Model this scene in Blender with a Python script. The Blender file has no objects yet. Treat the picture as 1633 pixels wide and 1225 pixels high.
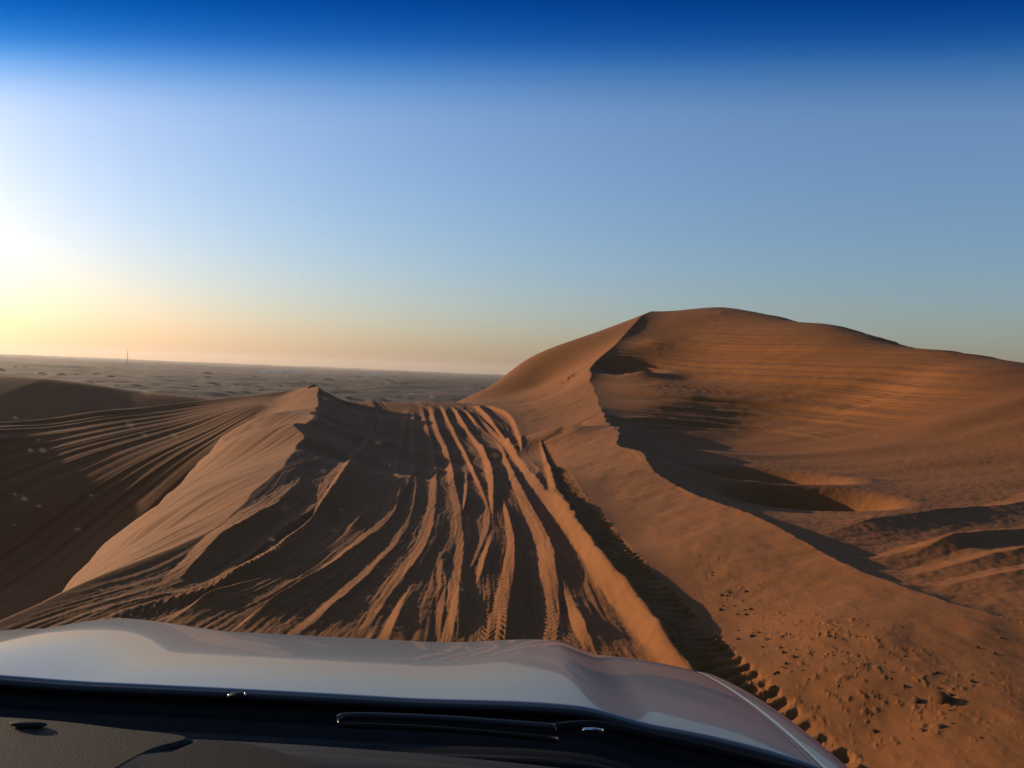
import bpy, bmesh, math, random
import numpy as np
from mathutils import Matrix, Vector
R = math.radians
scene = bpy.context.scene
Z0 = 1.75                      # eye height above the sand beside the car
F_PX, CX, CY = 1257.0, 816.5, 612.5
ROLL, PITCH = R(2.39), R(-0.77)
SUN_AZ, SUN_EL = R(60), R(10.0)     # azimuth left of straight ahead

# ------------------------------------------------------------------ camera
cd = bpy.data.cameras.new("camera"); cam = bpy.data.objects.new("camera", cd)
scene.collection.objects.link(cam); scene.camera = cam
cd.sensor_width = 36.0; cd.lens = 36.0 * F_PX / 1633.0
cd.clip_start = 0.02; cd.clip_end = 60000.0
Fv = np.array([0, math.cos(PITCH), math.sin(PITCH)])
r0 = np.array([1.0, 0, 0]); u0 = np.cross(r0, Fv)
Rv = math.cos(ROLL) * r0 + math.sin(ROLL) * u0
Uv = -math.sin(ROLL) * r0 + math.cos(ROLL) * u0
M = Matrix.Identity(4)
for i in range(3):
    M[i][0] = Rv[i]; M[i][1] = Uv[i]; M[i][2] = -Fv[i]
M[2][3] = Z0
cam.matrix_world = M

# ------------------------------------------------------------------ sky, sun, exposure
w = bpy.data.worlds.new("World"); scene.world = w; w.use_nodes = True
nt = w.node_tree; nt.nodes.clear()
sky = nt.nodes.new('ShaderNodeTexSky'); sky.sky_type = 'NISHITA'; sky.sun_disc = False
sky.sun_elevation = SUN_EL; sky.sun_rotation = -SUN_AZ
sky.altitude = 0; sky.air_density = 1.3; sky.dust_density = 1.25; sky.ozone_density = 5.2
bg = nt.nodes.new('ShaderNodeBackground'); bg.inputs[1].default_value = 0.15
wo = nt.nodes.new('ShaderNodeOutputWorld')
tn = nt.nodes.new('ShaderNodeMix'); tn.data_type = 'RGBA'; tn.blend_type = 'MULTIPLY'; tn.inputs[0].default_value = 1.0; tn.inputs[7].default_value = (1.10, .92, .95, 1)
nt.links.new(sky.outputs[0], tn.inputs[6]); nt.links.new(tn.outputs[2], bg.inputs[0]); nt.links.new(bg.outputs[0], wo.inputs[0])
sd = bpy.data.lights.new("sun", 'SUN'); so = bpy.data.objects.new("sun", sd); scene.collection.objects.link(so)
sd.energy = 5.0; sd.angle = R(0.5); sd.color = (1.0, 0.74, 0.46)
sdir = Vector((-math.sin(SUN_AZ) * math.cos(SUN_EL), math.cos(SUN_AZ) * math.cos(SUN_EL), math.sin(SUN_EL)))
so.rotation_euler = sdir.to_track_quat('Z', 'Y').to_euler(); so.location = (-20, 10, 30)
scene.view_settings.view_transform = 'Standard'; scene.view_settings.look = 'None'
scene.view_settings.gamma = 1.0; scene.view_settings.exposure = 0.58
scene.cycles.volume_bounces = 0; scene.cycles.transparent_max_bounces = 12
scene.cycles.max_bounces = 6

# ------------------------------------------------------------------ helpers
def tag(o, label=None, cat=None, group=None, kind=None):
    if label: o['label'] = label
    if cat: o['category'] = cat
    if group: o['group'] = group
    if kind: o['kind'] = kind
    return o
def mesh_obj(name, verts, faces, mat, parent=None, smooth=True):
    me = bpy.data.meshes.new(name)
    me.from_pydata([tuple(v) for v in verts], [], [tuple(f) for f in faces]); me.update()
    if smooth: me.polygons.foreach_set('use_smooth', [True] * len(me.polygons))
    if mat: me.materials.append(mat)
    o = bpy.data.objects.new(name, me); scene.collection.objects.link(o)
    if parent: o.parent = parent
    return o
def grid_mesh(name, P, mat, parent=None, wrap=False, solid=0.0, attrs=None):
    """P: (n, m, 3) array of points"""
    n, m = P.shape[:2]
    me = bpy.data.meshes.new(name)
    me.vertices.add(n * m); me.vertices.foreach_set('co', P.reshape(-1).astype(np.float32))
    idx = np.arange(n * m, dtype=np.int32).reshape(n, m)
    if wrap: idx = np.concatenate([idx, idx[:, :1]], 1)
    q = np.stack([idx[:-1, :-1], idx[:-1, 1:], idx[1:, 1:], idx[1:, :-1]], -1).reshape(-1, 4)
    k = len(q)
    me.loops.add(k * 4); me.loops.foreach_set('vertex_index', q.reshape(-1))
    me.polygons.add(k)
    me.polygons.foreach_set('loop_start', np.arange(k, dtype=np.int32) * 4)
    me.polygons.foreach_set('loop_total', np.full(k, 4, dtype=np.int32))
    me.polygons.foreach_set('use_smooth', np.ones(k, dtype=bool))
    me.update(calc_edges=True)
    if attrs:
        for an, av in attrs.items():
            a = me.attributes.new(an, 'FLOAT', 'POINT'); a.data.foreach_set('value', av.reshape(-1).astype(np.float32))
    if mat: me.materials.append(mat)
    o = bpy.data.objects.new(name, me); scene.collection.objects.link(o)
    if parent: o.parent = parent
    if solid:
        s = o.modifiers.new('thickness', 'SOLIDIFY'); s.thickness = solid; s.offset = -1
    return o
def ray(px, py):
    a = (px - CX) / F_PX; b = (CY - py) / F_PX
    return Fv + a * Rv + b * Uv
def P3(px, py, z=None, y=None):
    d = ray(px, py)
    t = z / d[2] if z is not None else y / d[1]
    return d * t
rng = np.random.default_rng(7)
_perm = rng.random((512, 512)).astype(np.float32)
def vnoise(x, y):
    xi = np.floor(x).astype(np.int64); yi = np.floor(y).astype(np.int64)
    fx = (x - xi).astype(np.float32); fy = (y - yi).astype(np.float32)
    fx = fx * fx * fx * (fx * (fx * 6 - 15) + 10); fy = fy * fy * fy * (fy * (fy * 6 - 15) + 10)
    a = _perm[xi & 511, yi & 511]; b = _perm[(xi + 1) & 511, yi & 511]
    c = _perm[xi & 511, (yi + 1) & 511]; d = _perm[(xi + 1) & 511, (yi + 1) & 511]
    return (a + (b - a) * fx) * (1 - fy) + (c + (d - c) * fx) * fy - 0.5
def fbm(x, y, o=3, g=0.5):
    s = 0; a = 1.0
    for k in range(o):
        s = s + a * vnoise(x * 2 ** k + 17.3 * k, y * 2 ** k + 9.1 * k); a *= g
    return s
def sstep(a, b, x):
    t = np.clip((x - a) / (b - a), 0, 1); return t * t * (3 - 2 * t)

# ------------------------------------------------------------------ thin plate surfaces
class TPS:
    def __init__(s, pts, val=None, reg=1e-4):
        pts = np.array(pts, float); s.xy = pts[:, :2]; v = pts[:, 2] if val is None else np.array(val, float)
        n = len(pts); K = s.k(s.xy[:, None, :], s.xy[None, :, :]); K += np.eye(n) * reg
        Pm = np.c_[np.ones(n), s.xy]; A = np.zeros((n + 3, n + 3)); A[:n, :n] = K; A[:n, n:] = Pm; A[n:, :n] = Pm.T
        s.w = np.linalg.solve(A, np.r_[v, 0, 0, 0])
    @staticmethod
    def k(a, b):
        r2 = ((a - b) ** 2).sum(-1); return 0.5 * r2 * np.log(r2 + 1e-9)
    def __call__(s, x, y):
        x = np.asarray(x, np.float64); sh = x.shape; x = x.ravel(); y = np.asarray(y, np.float64).ravel()
        out = s.w[-3] + s.w[-2] * x + s.w[-1] * y
        for (cx, cy), wt in zip(s.xy, s.w[:-3]):
            r2 = (x - cx) ** 2 + (y - cy) ** 2
            out += wt * 0.5 * r2 * np.log(r2 + 1e-9)
        return out.reshape(sh)
def pts(L):
    out = []
    for e in L:
        if e[0] == 'z': out.append(P3(e[1], e[2], z=e[3]))
        elif e[0] == 'y': out.append(P3(e[1], e[2], y=e[3]))
        else: out.append(np.array(e[1:4], float))
    return out
LEFTCREST = [('w', -3.7, 2, -1.78), ('z', 0, 993, -1.74), ('z', 150, 925, -1.72), ('z', 330, 850, -1.70), ('z', 400, 790, -1.66),
             ('z', 470, 720, -1.64), ('y', 500, 665, 26.5), ('y', 507, 640, 35), ('y', 501, 613, 44), ('w', -12.1, 48, -2.6), ('w', -13, 53, -5)]
RIGHTCREST = [('w', 8, -3, -1.2), ('w', 6.2, 1.5, -1.28), ('w', 4.6, 3.6, -1.36), ('y', 1633, 990, 5.0), ('y', 1440, 935, 6.0), ('y', 1330, 890, 7.0),
              ('y', 1210, 825, 9.0), ('y', 1080, 775, 12.5), ('y', 1010, 720, 17.5), ('y', 975, 680, 26), ('y', 955, 640, 36),
              ('y', 940, 590, 46), ('y', 985, 545, 54), ('y', 1022, 505, 61)]
A_L = LEFTCREST + RIGHTCREST + [
    ('w', -1, 0, -1.75), ('w', 1, 0, -1.75), ('w', -0.5, -6, -1.8), ('w', -1.3, -3, -1.78), ('w', 0.6, -3, -1.76), ('w', -1.3, 2.5, -1.76), ('w', 0.8, 2.5, -1.76), ('w', 3, 0.5, -1.55),
    ('z', 300, 1030, -1.79), ('z', 600, 1030, -1.79), ('z', 900, 1030, -1.79), ('z', 420, 900, -1.79), ('z', 700, 900, -1.88), ('z', 930, 900, -1.86),
    ('z', 470, 800, -1.76), ('z', 600, 800, -1.92), ('z', 750, 800, -2.03), ('z', 860, 800, -2.0),
    ('z', 505, 765, -1.76), ('z', 545, 765, -1.84), ('z', 640, 765, -2.08), ('y', 515, 690, 24), ('y', 545, 735, 17.5), ('y', 600, 730, 22), ('y', 700, 730, 25.3), ('y', 800, 730, 24.6), ('y', 545, 680, 29), ('y', 620, 685, 33), ('y', 720, 685, 34), ('y', 800, 685, 34),
    ('w', -10.2, 46.2, -2.4), ('w', -9, 48.5, -2.8), ('y', 516, 640, 42), ('y', 530, 643, 42), ('y', 560, 641, 45), ('y', 590, 640, 46), ('y', 560, 652, 41), ('y', 620, 641, 46), ('y', 700, 641, 46), ('y', 780, 645, 46), ('y', 840, 670, 36), ('y', 600, 652, 43), ('y', 700, 655, 42.5),
    ('w', -16, 60, -6), ('w', -5, 60, -4.6), ('w', 0, 64, -5), ('w', -12, 54, -5.2), ('w', -9, 50, -3.4), ('w', 0, 85, -14), ('w', -20, 85, -14), ('w', 20, 90, -6),
    ('y', 740, 636, 56), ('y', 790, 620, 60), ('y', 820, 600, 61), ('y', 870, 580, 62), ('y', 940, 546, 64), ('y', 985, 524, 65),
    ('w', -4, 68, -6), ('w', 1, 72, -5), ('w', 5, 75, -.8), ('w', 9, 76, 2.6),
    ('y', 900, 620, 46), ('y', 850, 640, 46), ('y', 935, 620, 41), ('y', 900, 680, 26), ('y', 960, 760, 14.5), ('y', 860, 612, 54), ('y', 940, 570, 54),
    ('z', 1310, 1170, -1.76), ('z', 1150, 1000, -1.80), ('z', 1000, 870, -1.88), ('y', 905, 760, 15.5), ('y', 865, 700, 27.8), ('y', 830, 662, 38),
    ('z', 1400, 1100, -1.62), ('z', 1620, 1180, -1.60), ('z', 1300, 980, -1.60), ('z', 1110, 860, -1.70),
    ('w', 5, 5.5, -1.0), ('w', 4.6, 9, -1.1), ('w', 5, 14, -.95), ('w', 7, 22, -.5), ('w', 8, 34, .6), ('w', 11, 44, 3.2), ('w', 15, 54, 6.5), ('w', 16, 64, 7.5),
    ('w', -6, 14.5, -1.2), ('w', -9, 25, -1.1), ('w', -14, 42, -.3), ('w', -5, 8, -1.35), ('w', -6, 4.5, -1.4), ('w', -6, 0, -1.5)]
C_L = LEFTCREST + [
    ('y', 360, 710, 20), ('y', 385, 692, 22), ('y', 430, 660, 29), ('z', 260, 800, -2.13), ('z', 210, 850, -2.2), ('w', -8.1, 20.2, -2.8), ('w', -7.0, 16, -2.8), ('w', -6.2, 12.2, -2.9), ('w', -5.7, 10.4, -2.9), ('z', 180, 885, -2.08), ('z', 165, 905, -1.96), ('w', -4.9, 8.6, -2.7), ('w', -4.5, 7.3, -2.6), ('w', -4.1, 6, -2.4), ('w', -4.0, 4.8, -2.35), ('w', -9, 24, -3.0), ('z', 300, 830, -1.9), ('y', 420, 730, 16), ('y', 470, 655, 31),
    ('w', -11, 20, -5.5), ('w', -10, 14, -6.2), ('w', -9, 9, -6.5), ('w', -8, 5, -6.5), ('w', -14, 29, -5.5), ('w', -8, 0, -6), ('w', -15.5, 38, -5),
    ('w', -2, 14, -1.1), ('w', -1.4, 7, -1.3), ('w', -1.5, 4.5, -1.35), ('w', -7, 44, -.1), ('w', -4, 30, -.7), ('w', -8, 50, -1.0), ('w', -7, 60, -2)]
DCREST = [('y', 501, 613, 44), ('y', 430, 625, 43.2), ('y', 300, 642, 41.5), ('y', 150, 660, 39.5), ('y', 0, 675, 37.5), ('w', -38, 31, -4.2), ('w', -55, 27, -5.5)]
D_L = DCREST + [
    ('y', 400, 645, 39.8), ('y', 300, 680, 37.2), ('y', 150, 700, 35.6), ('y', 0, 700, 34.9), ('y', 300, 740, 32.8), ('y', 100, 800, 30.2), ('y', 0, 780, 31), ('y', 200, 860, 27.5), ('y', 50, 900, 27), ('y', 0, 960, 24.5),
    ('w', -12, 14, -8.5), ('w', -12, 5, -9.5), ('w', -30, 6, -10), ('w', -20, 14, -9.2), ('w', -16, 48, .6), ('w', -26, 43, -1.0), ('w', -38, 37, -2)]
F_L = DCREST + [('w', -10, 54, -3.5), ('w', -20, 53, -4.5), ('w', -30, 46, -5.8), ('w', -45, 38, -7.5), ('w', -60, 34, -9), ('w', -9, 38, .8), ('w', -16, 32, -.4), ('w', -24, 26, -1)]
B_L = RIGHTCREST + [
    ('z', 1150, 790, -2.25), ('z', 1340, 780, -2.2), ('z', 1300, 830, -1.86), ('z', 1500, 880, -1.63), ('z', 1633, 950, -1.50), ('z', 1600, 830, -1.8), ('w', 6.5, 6, -1.48), ('w', 6.8, 9, -1.64), ('z', 1110, 725, -2.2), ('w', 6.6, 34.6, -1.12), ('w', 9.2, 33.3, -1.5), ('w', 6.6, 39.6, -.40), ('w', 7.2, 44.5, .42), ('w', 9.7, 43.2, .1), ('w', 9.2, 52.4, 2.35), ('w', 12.5, 59.2, 4.75),
    ('w', 4.3, 8, -1.66), ('w', 4.8, 5.3, -1.47), ('w', 4.5, 12, -1.97), ('w', 5.0, 17, -2.2), ('w', 6, 24, -2.2),
    ('y', 1200, 700, 30), ('y', 1500, 700, 25), ('y', 1000, 600, 47), ('y', 1200, 600, 41), ('y', 1400, 620, 34), ('y', 1600, 650, 27), ('y', 1100, 540, 53), ('y', 1300, 560, 42), ('y', 1500, 600, 32),
    ('y', 1085, 496, 65), ('y', 1150, 491.5, 64), ('y', 1250, 507, 57), ('y', 1350, 523, 49), ('y', 1420, 543, 44), ('y', 1520, 562, 38), ('y', 1633, 582, 32),
    ('w', 12, 80, 3), ('w', 26, 41, -.3), ('w', 26, 48, .5), ('w', 26, 54, 1.2), ('w', 25.5, 60, 2.0), ('w', 25, 69, 2.6), ('w', 35, 60, -2), ('w', 34, 45, -1.5), ('w', 30, 80, -1), ('w', 50, 45, -2.5), ('w', 50, 25, -1.5), ('w', 28, 12, -2.0), ('w', 18, 0, -1.9), ('w', 14, -10, -1.9),
    ('w', 1.5, 9, -.4), ('w', .5, 14, -.4), ('w', 2, 5, -.4), ('w', 1, 25, 0), ('w', 1.5, 46, 1.9), ('w', 6, 61, 6), ('w', 6, 68, 6)]
def dense(L, n=3):
    P = np.array(pts(L)); Q_ = np.vstack([2 * P[0] - P[1], P, 2 * P[-1] - P[-2]]); out = []
    for i in range(1, len(Q_) - 2):
        for t in np.arange(1, n) / n:
            a, b, c, d = Q_[i - 1:i + 3]; v = .5 * ((2 * b) + (-a + c) * t + (2 * a - 5 * b + 4 * c - d) * t * t + (-a + 3 * b - 3 * c + d) * t ** 3)
            out.append(('w', v[0], v[1], v[2]))
    return out
LC, RC, DC_ = dense(LEFTCREST), dense(RIGHTCREST), dense(DCREST)
TA, TB, TC, TD, TF = [TPS(pts(L)) for L in (A_L + LC + RC, B_L + RC, C_L + LC, D_L + DC_, F_L + DC_)]

# ------------------------------------------------------------------ fan grid round the camera
az = np.concatenate([np.linspace(-178, -100, 40), np.linspace(-99, -60, 60), np.linspace(-59.6, -36, 90), np.arange(-35.6, 35.8, 0.058), np.linspace(36, 60, 60), np.linspace(62, 180, 60)])
rr = np.concatenate([np.linspace(.25, 2.6, 26), np.exp(np.arange(math.log(2.65), math.log(26), .0033)), np.exp(np.arange(math.log(26), math.log(70), .0022)), np.exp(np.arange(math.log(70.1), math.log(100), .0035)), np.exp(np.linspace(math.log(101), math.log(250), 90))])
AZ, RR = np.meshgrid(R(1) * az, rr)
X = RR * np.sin(AZ); Y = RR * np.cos(AZ)
def cubic_up(fn, stride=5):
    """evaluate fn on every stride-th node of the fan and interpolate (Catmull-Rom on node index)"""
    n, m = X.shape
    ii = np.unique(np.r_[np.arange(0, n, stride), n - 1]); jj = np.unique(np.r_[np.arange(0, m, stride), m - 1])
    C = fn(X[np.ix_(ii, jj)], Y[np.ix_(ii, jj)])
    def up(Cm, k, q):            # along axis 0
        q = q.astype(float); s = np.clip(np.searchsorted(k, q, side='right') - 1, 0, len(k) - 2)
        x0 = k[s]; x1 = k[s + 1]; t = ((q - x0) / (x1 - x0))[:, None]
        p1 = Cm[s]; p2 = Cm[s + 1]; a = np.clip(s - 1, 0, None); b = np.clip(s + 2, None, len(k) - 1)
        h = (x1 - x0)[:, None].astype(float)
        m1 = (p2 - Cm[a]) / np.maximum((x1 - k[a])[:, None], 1) * h; m2 = (Cm[b] - p1) / np.maximum((k[b] - x0)[:, None], 1) * h
        t2 = t * t; t3 = t2 * t
        return (2 * t3 - 3 * t2 + 1) * p1 + (t3 - 2 * t2 + t) * m1 + (-2 * t3 + 3 * t2) * p2 + (t3 - t2) * m2
    # parameters in true coordinates so uneven spacing stays smooth
    Z = up(C, rrk[ii], rrk) if False else up(C, ii, np.arange(n))
    Z = up(Z.T, jj, np.arange(m)).T
    return Z
zA = cubic_up(TA); zB = cubic_up(TB); zC = cubic_up(TC); zD = cubic_up(TD); zF = cubic_up(TF)
offx = np.clip(X + 11.4 + np.clip(Y - 44, -20, 20) * .1, 0, None); zD = zD - offx * 1.6; zF = zF - offx * 1.6

# ------------------------------------------------------------------ wheel ruts: traced strips, each a low sawtooth ridge
def catmull(P, n=5):
    P = np.array(P, float); Q = np.vstack([2 * P[0] - P[1], P, 2 * P[-1] - P[-2]]); out = []
    for i in range(1, len(Q) - 2):
        for t in np.arange(0, 1, 1 / n):
            a, b, c, d = Q[i - 1:i + 3]
            out.append(.5 * ((2 * b) + (-a + c) * t + (2 * a - 5 * b + 4 * c - d) * t * t + (-a + 3 * b - 3 * c + d) * t ** 3))
    out.append(P[-1]); return np.array(out)
STRIPS = [
 [(471,763,3),(448,786,7),(418,809,10),(380,832,10),(342,858,8),(315,885,8),(281,915,8),(264,936,7)],
 [(560,727,4),(535,759,7),(507,796,7),(476,823,7),(440,845,7),(402,878,6),(364,906,5),(334,925,3),(296,941,3),(213,957,3),(150,974,2)],
 [(497,826,1),(456,862,3),(414,893,6),(364,917,6),(334,936,5),(290,950,4),(243,966,2)],
 [(459,908,1.5),(410,925,1.5),(334,953,2.5),(288,976,5),(254,992,6)],
 [(586,803,1.5),(565,829,3),(551,847,1)],
 [(630,742,2),(630,779,4),(618,820,6),(592,849,5),(555,878,4),(518,908,4),(482,931,3),(437,961,2.5),(375,1002,2)],
 [(658,741,2),(645,764,5),(636,797,2)],
 [(662,761,1),(652,816,3),(632,860,4),(603,893,5),(562,933,7),(522,967,8),(490,995,8),(460,1012,8)],
 [(690,733,4),(689,790,6),(680,845,9),(662,886,11),(625,930,13),(595,974,12),(566,1012,11)],
 [(650,940,4),(628,985,8),(610,1025,9)],
 [(711,729,4),(720,775,5),(730,827,6),(731,886,7),(722,937,9),(720,974,9),(709,1030,9)],
 [(698,880,3),(704,937,7),(692,1020,8)],
 [(742,753,2),(741,790,3),(738,820,1)],
 [(744,735,1.5),(757,764,2),(772,797,3),(776,838,5),(760,882,4),(744,915,2)],
 [(783,850,3),(770,893,5),(759,935,2)],
 [(768,726,2),(780,761,4.5),(783,801,3),(785,825,1)],
 [(801,800,1.5),(809,834,4),(814,871,6),(809,919,10),(800,967,13),(784,1030,17)],
 [(794,709,1.5),(812,753,4),(831,797,7),(853,841,9),(867,882,12),(875,930,14),(876,974,14),(873,1035,16)],
 [(820,731,2),(853,775,7),(889,820,11),(922,856,15),(952,900,19),(987,955,22),(1033,1010,24),(1085,1070,26)],
 [(871,748,2),(884,779,6),(902,810,7),(925,845,5)],
 [(900,935,4),(917,992,8),(940,1040,8)],
 [(748,648,1.2),(761,653,1.5),(782,676,1.5),(798,700,1.5),(822,736,1.5)],
 [(775,650,1.0),(807,664,1.5),(822,688,1.5),(831,727,1)],
 [(737,655,1.0),(752,672,1.2),(765,690,1.2)],
]
UP = {1: [(612,662,2),(592,697,2.5)], 5: [(648,652,2),(640,695,2)], 6: [(656,655,2),(657,695,2)], 8: [(670,648,3),(680,690,3)], 10: [(684,648,2.5),(696,690,3)], 13: [(702,648,1.5),(722,692,2)],
      15: [(720,650,2),(744,690,2)], 17: [(737,653,2),(766,685,2)], 18: [(751,655,2),(785,692,3)], 2: [(600,668,1.5),(575,710,2),(540,765,2)]}
for k_, v_ in UP.items(): STRIPS[k_] = v_ + STRIPS[k_]
def unproj(surf, px, py):
    """march the pixel's ray to a smooth surface"""
    d = ray(px, py); t = np.exp(np.linspace(math.log(2), math.log(90), 500))
    z = surf(d[0] * t, d[1] * t); below = np.where(d[2] * t < z)[0]
    k = below[0] if len(below) else len(t) - 1
    k = max(k, 1); a = d[2] * t[k - 1] - z[k - 1]; b = d[2] * t[k] - z[k]; f = a / (a - b + 1e-12); tt = t[k - 1] + f * (t[k] - t[k - 1])
    return d * tt
def surfAC(x, y): return np.minimum(TA(x, y), TC(x, y))
TANE = math.tan(SUN_EL)
def strip_profile(dz, poly, surf, gapmax=95, gapfix=None, hmax=.16, gain=1.0, all_s=None, wob=.14, seed=0):
    P = catmull(poly, 4)
    W = np.array([unproj(surf, a, b) for a, b, _ in P])
    n = len(P); wpx = np.maximum(P[:, 2], .8)
    dist = np.hypot(W[:, 0], W[:, 1]); ww = wpx * dist / F_PX
    D = np.zeros(n)
    for i in range(n):
        g = gapmax if gapfix is None else gapfix
        if all_s is not None:
            for Q in all_s:
                ys = Q[:, 1]
                if ys.min() <= P[i, 1] <= ys.max():
                    k = np.argsort(ys); qx = np.interp(P[i, 1], ys[k], Q[k, 0]); qw = np.interp(P[i, 1], ys[k], Q[k, 2])
                    gg = (qx - qw) - (P[i, 0] + wpx[i])
                    if gg > 2 and gg < g: g = gg
        D[i] = g * dist[i] / F_PX
    D = np.convolve(np.pad(D, 2, 'edge'), np.ones(5) / 5, 'valid')
    sx, sy = math.sin(SUN_AZ), -math.cos(SUN_AZ); e_ = .5
    gs = (surf(W[:, 0] + sx * e_, W[:, 1] + sy * e_) - surf(W[:, 0] - sx * e_, W[:, 1] - sy * e_)) / (2 * e_)
    gs = np.clip(gs, -.14, .1)
    h = np.maximum(D / .85 * np.maximum(TANE + gs, .05) * 1.02 * gain, np.minimum(2 * ww * (.16 - gs), .15))
    h = np.minimum(h, hmax)
    arc = np.r_[0, np.cumsum(np.hypot(*np.diff(W[:, :2], axis=0).T))]
    tp = np.minimum(1, np.minimum(arc / 1.5 + .2, (arc[-1] - arc) / .6 + .1)) * np.where(W[:, 1] > 19, 1.15, 1); 
    h = h * np.where(wpx < 2, .7, 1) * tp
    pad = 2.2 + ww.max(); x0, y0 = W[:, 0].min() - pad, W[:, 1].min() - .6; x1, y1 = W[:, 0].max() + pad, W[:, 1].max() + .6
    sel = np.where((X > x0) & (X < x1) & (Y > y0) & (Y < y1))
    px, py = X[sel], Y[sel]
    best = np.full(px.shape, 1e9); bd = np.zeros_like(best); bw = np.full_like(best, .1); bh = np.zeros_like(best); bD = np.full_like(best, .3); over = np.zeros_like(best); ba = np.zeros_like(best)
    for i in range(n - 1):
        # polylines are given far -> near; walk near -> far so that positive d is to the right
        a, b = W[i + 1, :2], W[i, :2]; e = b - a; L2 = (e ** 2).sum() + 1e-9; L = math.sqrt(L2)
        tr = ((px - a[0]) * e[0] + (py - a[1]) * e[1]) / L2; t = np.clip(tr, 0, 1)
        qx = px - a[0] - t * e[0]; qy = py - a[1] - t * e[1]; dd = np.hypot(qx, qy)
        s = np.where(e[0] * qy - e[1] * qx > 0, -1, 1)
        k = dd < best
        best[k] = dd[k]; bd[k] = (s * dd)[k]
        bw[k] = (ww[i + 1] + (ww[i] - ww[i + 1]) * t)[k]; bh[k] = (h[i + 1] + (h[i] - h[i + 1]) * t)[k]; bD[k] = (D[i + 1] + (D[i] - D[i + 1]) * t)[k]
        ov = np.zeros_like(dd)
        if i == 0: ov = np.clip(tr - 1, 0, None) * L
        if i == n - 2: ov = np.maximum(ov, np.clip(-tr, 0, None) * L)
        over[k] = ov[k]; ba[k] = (arc[i + 1] + (arc[i] - arc[i + 1]) * t)[k]
    d = bd + bw * wob * (fbm(ba * 2.2 + seed * 7.7, ba * 0 + seed, 4, .65)) * 1.6
    ramp = np.clip((d + bw) / (2 * bw), 0, 1); tt = np.clip((d - bw) / np.maximum(bD, .05), 0, 1)
    f = np.where(d < bw, ramp ** .9, (1 - tt) ** 2.0)
    f = f * np.exp(-(over / .22) ** 2)
    dz[sel] += bh * f
dA = np.zeros_like(X)
ALLS = [catmull(s, 4) for s in STRIPS]
for k, s in enumerate(STRIPS):
    if k < 8: s = [(a_, b_, c_ * 1.5 + 1) for a_, b_, c_ in s]
    strip_profile(dA, s, surfAC, all_s=[q for j, q in enumerate(ALLS) if j != k], seed=k, hmax=.10 if k in (18, 19) else (.32 if k < 8 else .24), gain=1.0 if k < 8 else 1.0)

# lateral coordinate that follows the ruts, for the fine streaks between them
gx, gv = [], []
for s in STRIPS[1:19]:
    if len(s) < 3: continue
    W = np.array([unproj(surfAC, a, b) for a, b, _ in s])
    a3, b3, _ = s[-1]
    ref = W[np.argmin(abs(W[:, 1] - 8)), 0]
    q = W[:, 0] if False else None
    for wv in W:
        gx.append((wv[0], wv[1], 0)); gv.append(ref)
TQ = TPS(gx, gv, reg=.5)
Q = cubic_up(TQ)
tm = sstep(3.0, 4.5, Y) * (1 - sstep(50, 60, Y)) * (Q > -30)
footx = np.interp(Y, [0, 4, 6, 9, 15, 24, 33, 45, 55], [1.0, 1.0, 1.1, 1.15, .95, .8, .4, -1.0, -3])
inT = tm * (1 - sstep(footx - .1, footx + .25, X)) * sstep(-.02, .12, zC - zA)
streak = fbm(Q * 3.1, Y * .07, 3, .5) * .045 + fbm(Q * 14, Y * .22, 2) * .006
dA += inT * streak * (0.6 + .8 * sstep(12, 20, Y))
nearT = inT * (1 - sstep(16, 26, Y))
dA += nearT * (fbm(Q * 38, Y * 1.6, 2) * .006 + fbm(X * 13, Y * 9, 4, .7) * .004 + fbm(Q * 22 + 5, Y * .3, 2, .6) * .005)
tm_ = sstep(.08, .22, vnoise(Q * 2.3 + 31, Y * .12)); ph_ = Y / .105 + .6 * np.sin(Q * 40)
dA += nearT * tm_ * (ph_ - np.floor(ph_) - .5) * .010

# tread track along the foot of the right slope
TREAD = [(866,706,3),(880,728,8),(915,800,20),(968,870,28),(1037,950,37),(1108,1030,46),(1176,1100,50),(1240,1160,52),(1330,1235,56)]
P = catmull(TREAD, 5); W = np.array([unproj(TA, a, b) for a, b, _ in P]); ww = P[:, 2] * np.hypot(W[:, 0], W[:, 1]) / F_PX
ext = W[-1] + (W[-1] - W[-2]) * 12; W = np.vstack([W, ext]); ww = np.r_[ww, ww[-1]]
seg = np.hypot(*np.diff(W[:, :2], axis=0).T); arc = np.r_[0, np.cumsum(seg)]
sel = np.where((abs(X - 1.2) < 3) & (Y > 0) & (Y < 30)); px, py = X[sel], Y[sel]
best = np.full(px.shape, 1e9); bd = best * 0; bw = best * 0 + .1; ba = best * 0; of = best * 0
for i in range(len(W) - 1):
    a, b = W[i + 1, :2], W[i, :2]; e = b - a; L2 = (e ** 2).sum(); tr = ((px - a[0]) * e[0] + (py - a[1]) * e[1]) / L2; t = np.clip(tr, 0, 1)
    qx = px - a[0] - t * e[0]; qy = py - a[1] - t * e[1]; dd = np.hypot(qx, qy); k = dd < best
    best[k] = dd[k]; bd[k] = (np.where(e[0] * qy - e[1] * qx > 0, -1, 1) * dd)[k]; bw[k] = (ww[i + 1] + (ww[i] - ww[i + 1]) * t)[k]; ba[k] = (arc[i + 1] + (arc[i] - arc[i + 1]) * t)[k]
    if i == 0: of[k] = (np.clip(tr - 1, 0, None))[k]
d = bd + .02 * fbm(ba * 3, ba * 0, 3)
u = d / bw
berm = np.exp(-((u + 1.25) / .42) ** 2) * .095 * np.clip(bw / .2, .3, 1)
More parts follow.
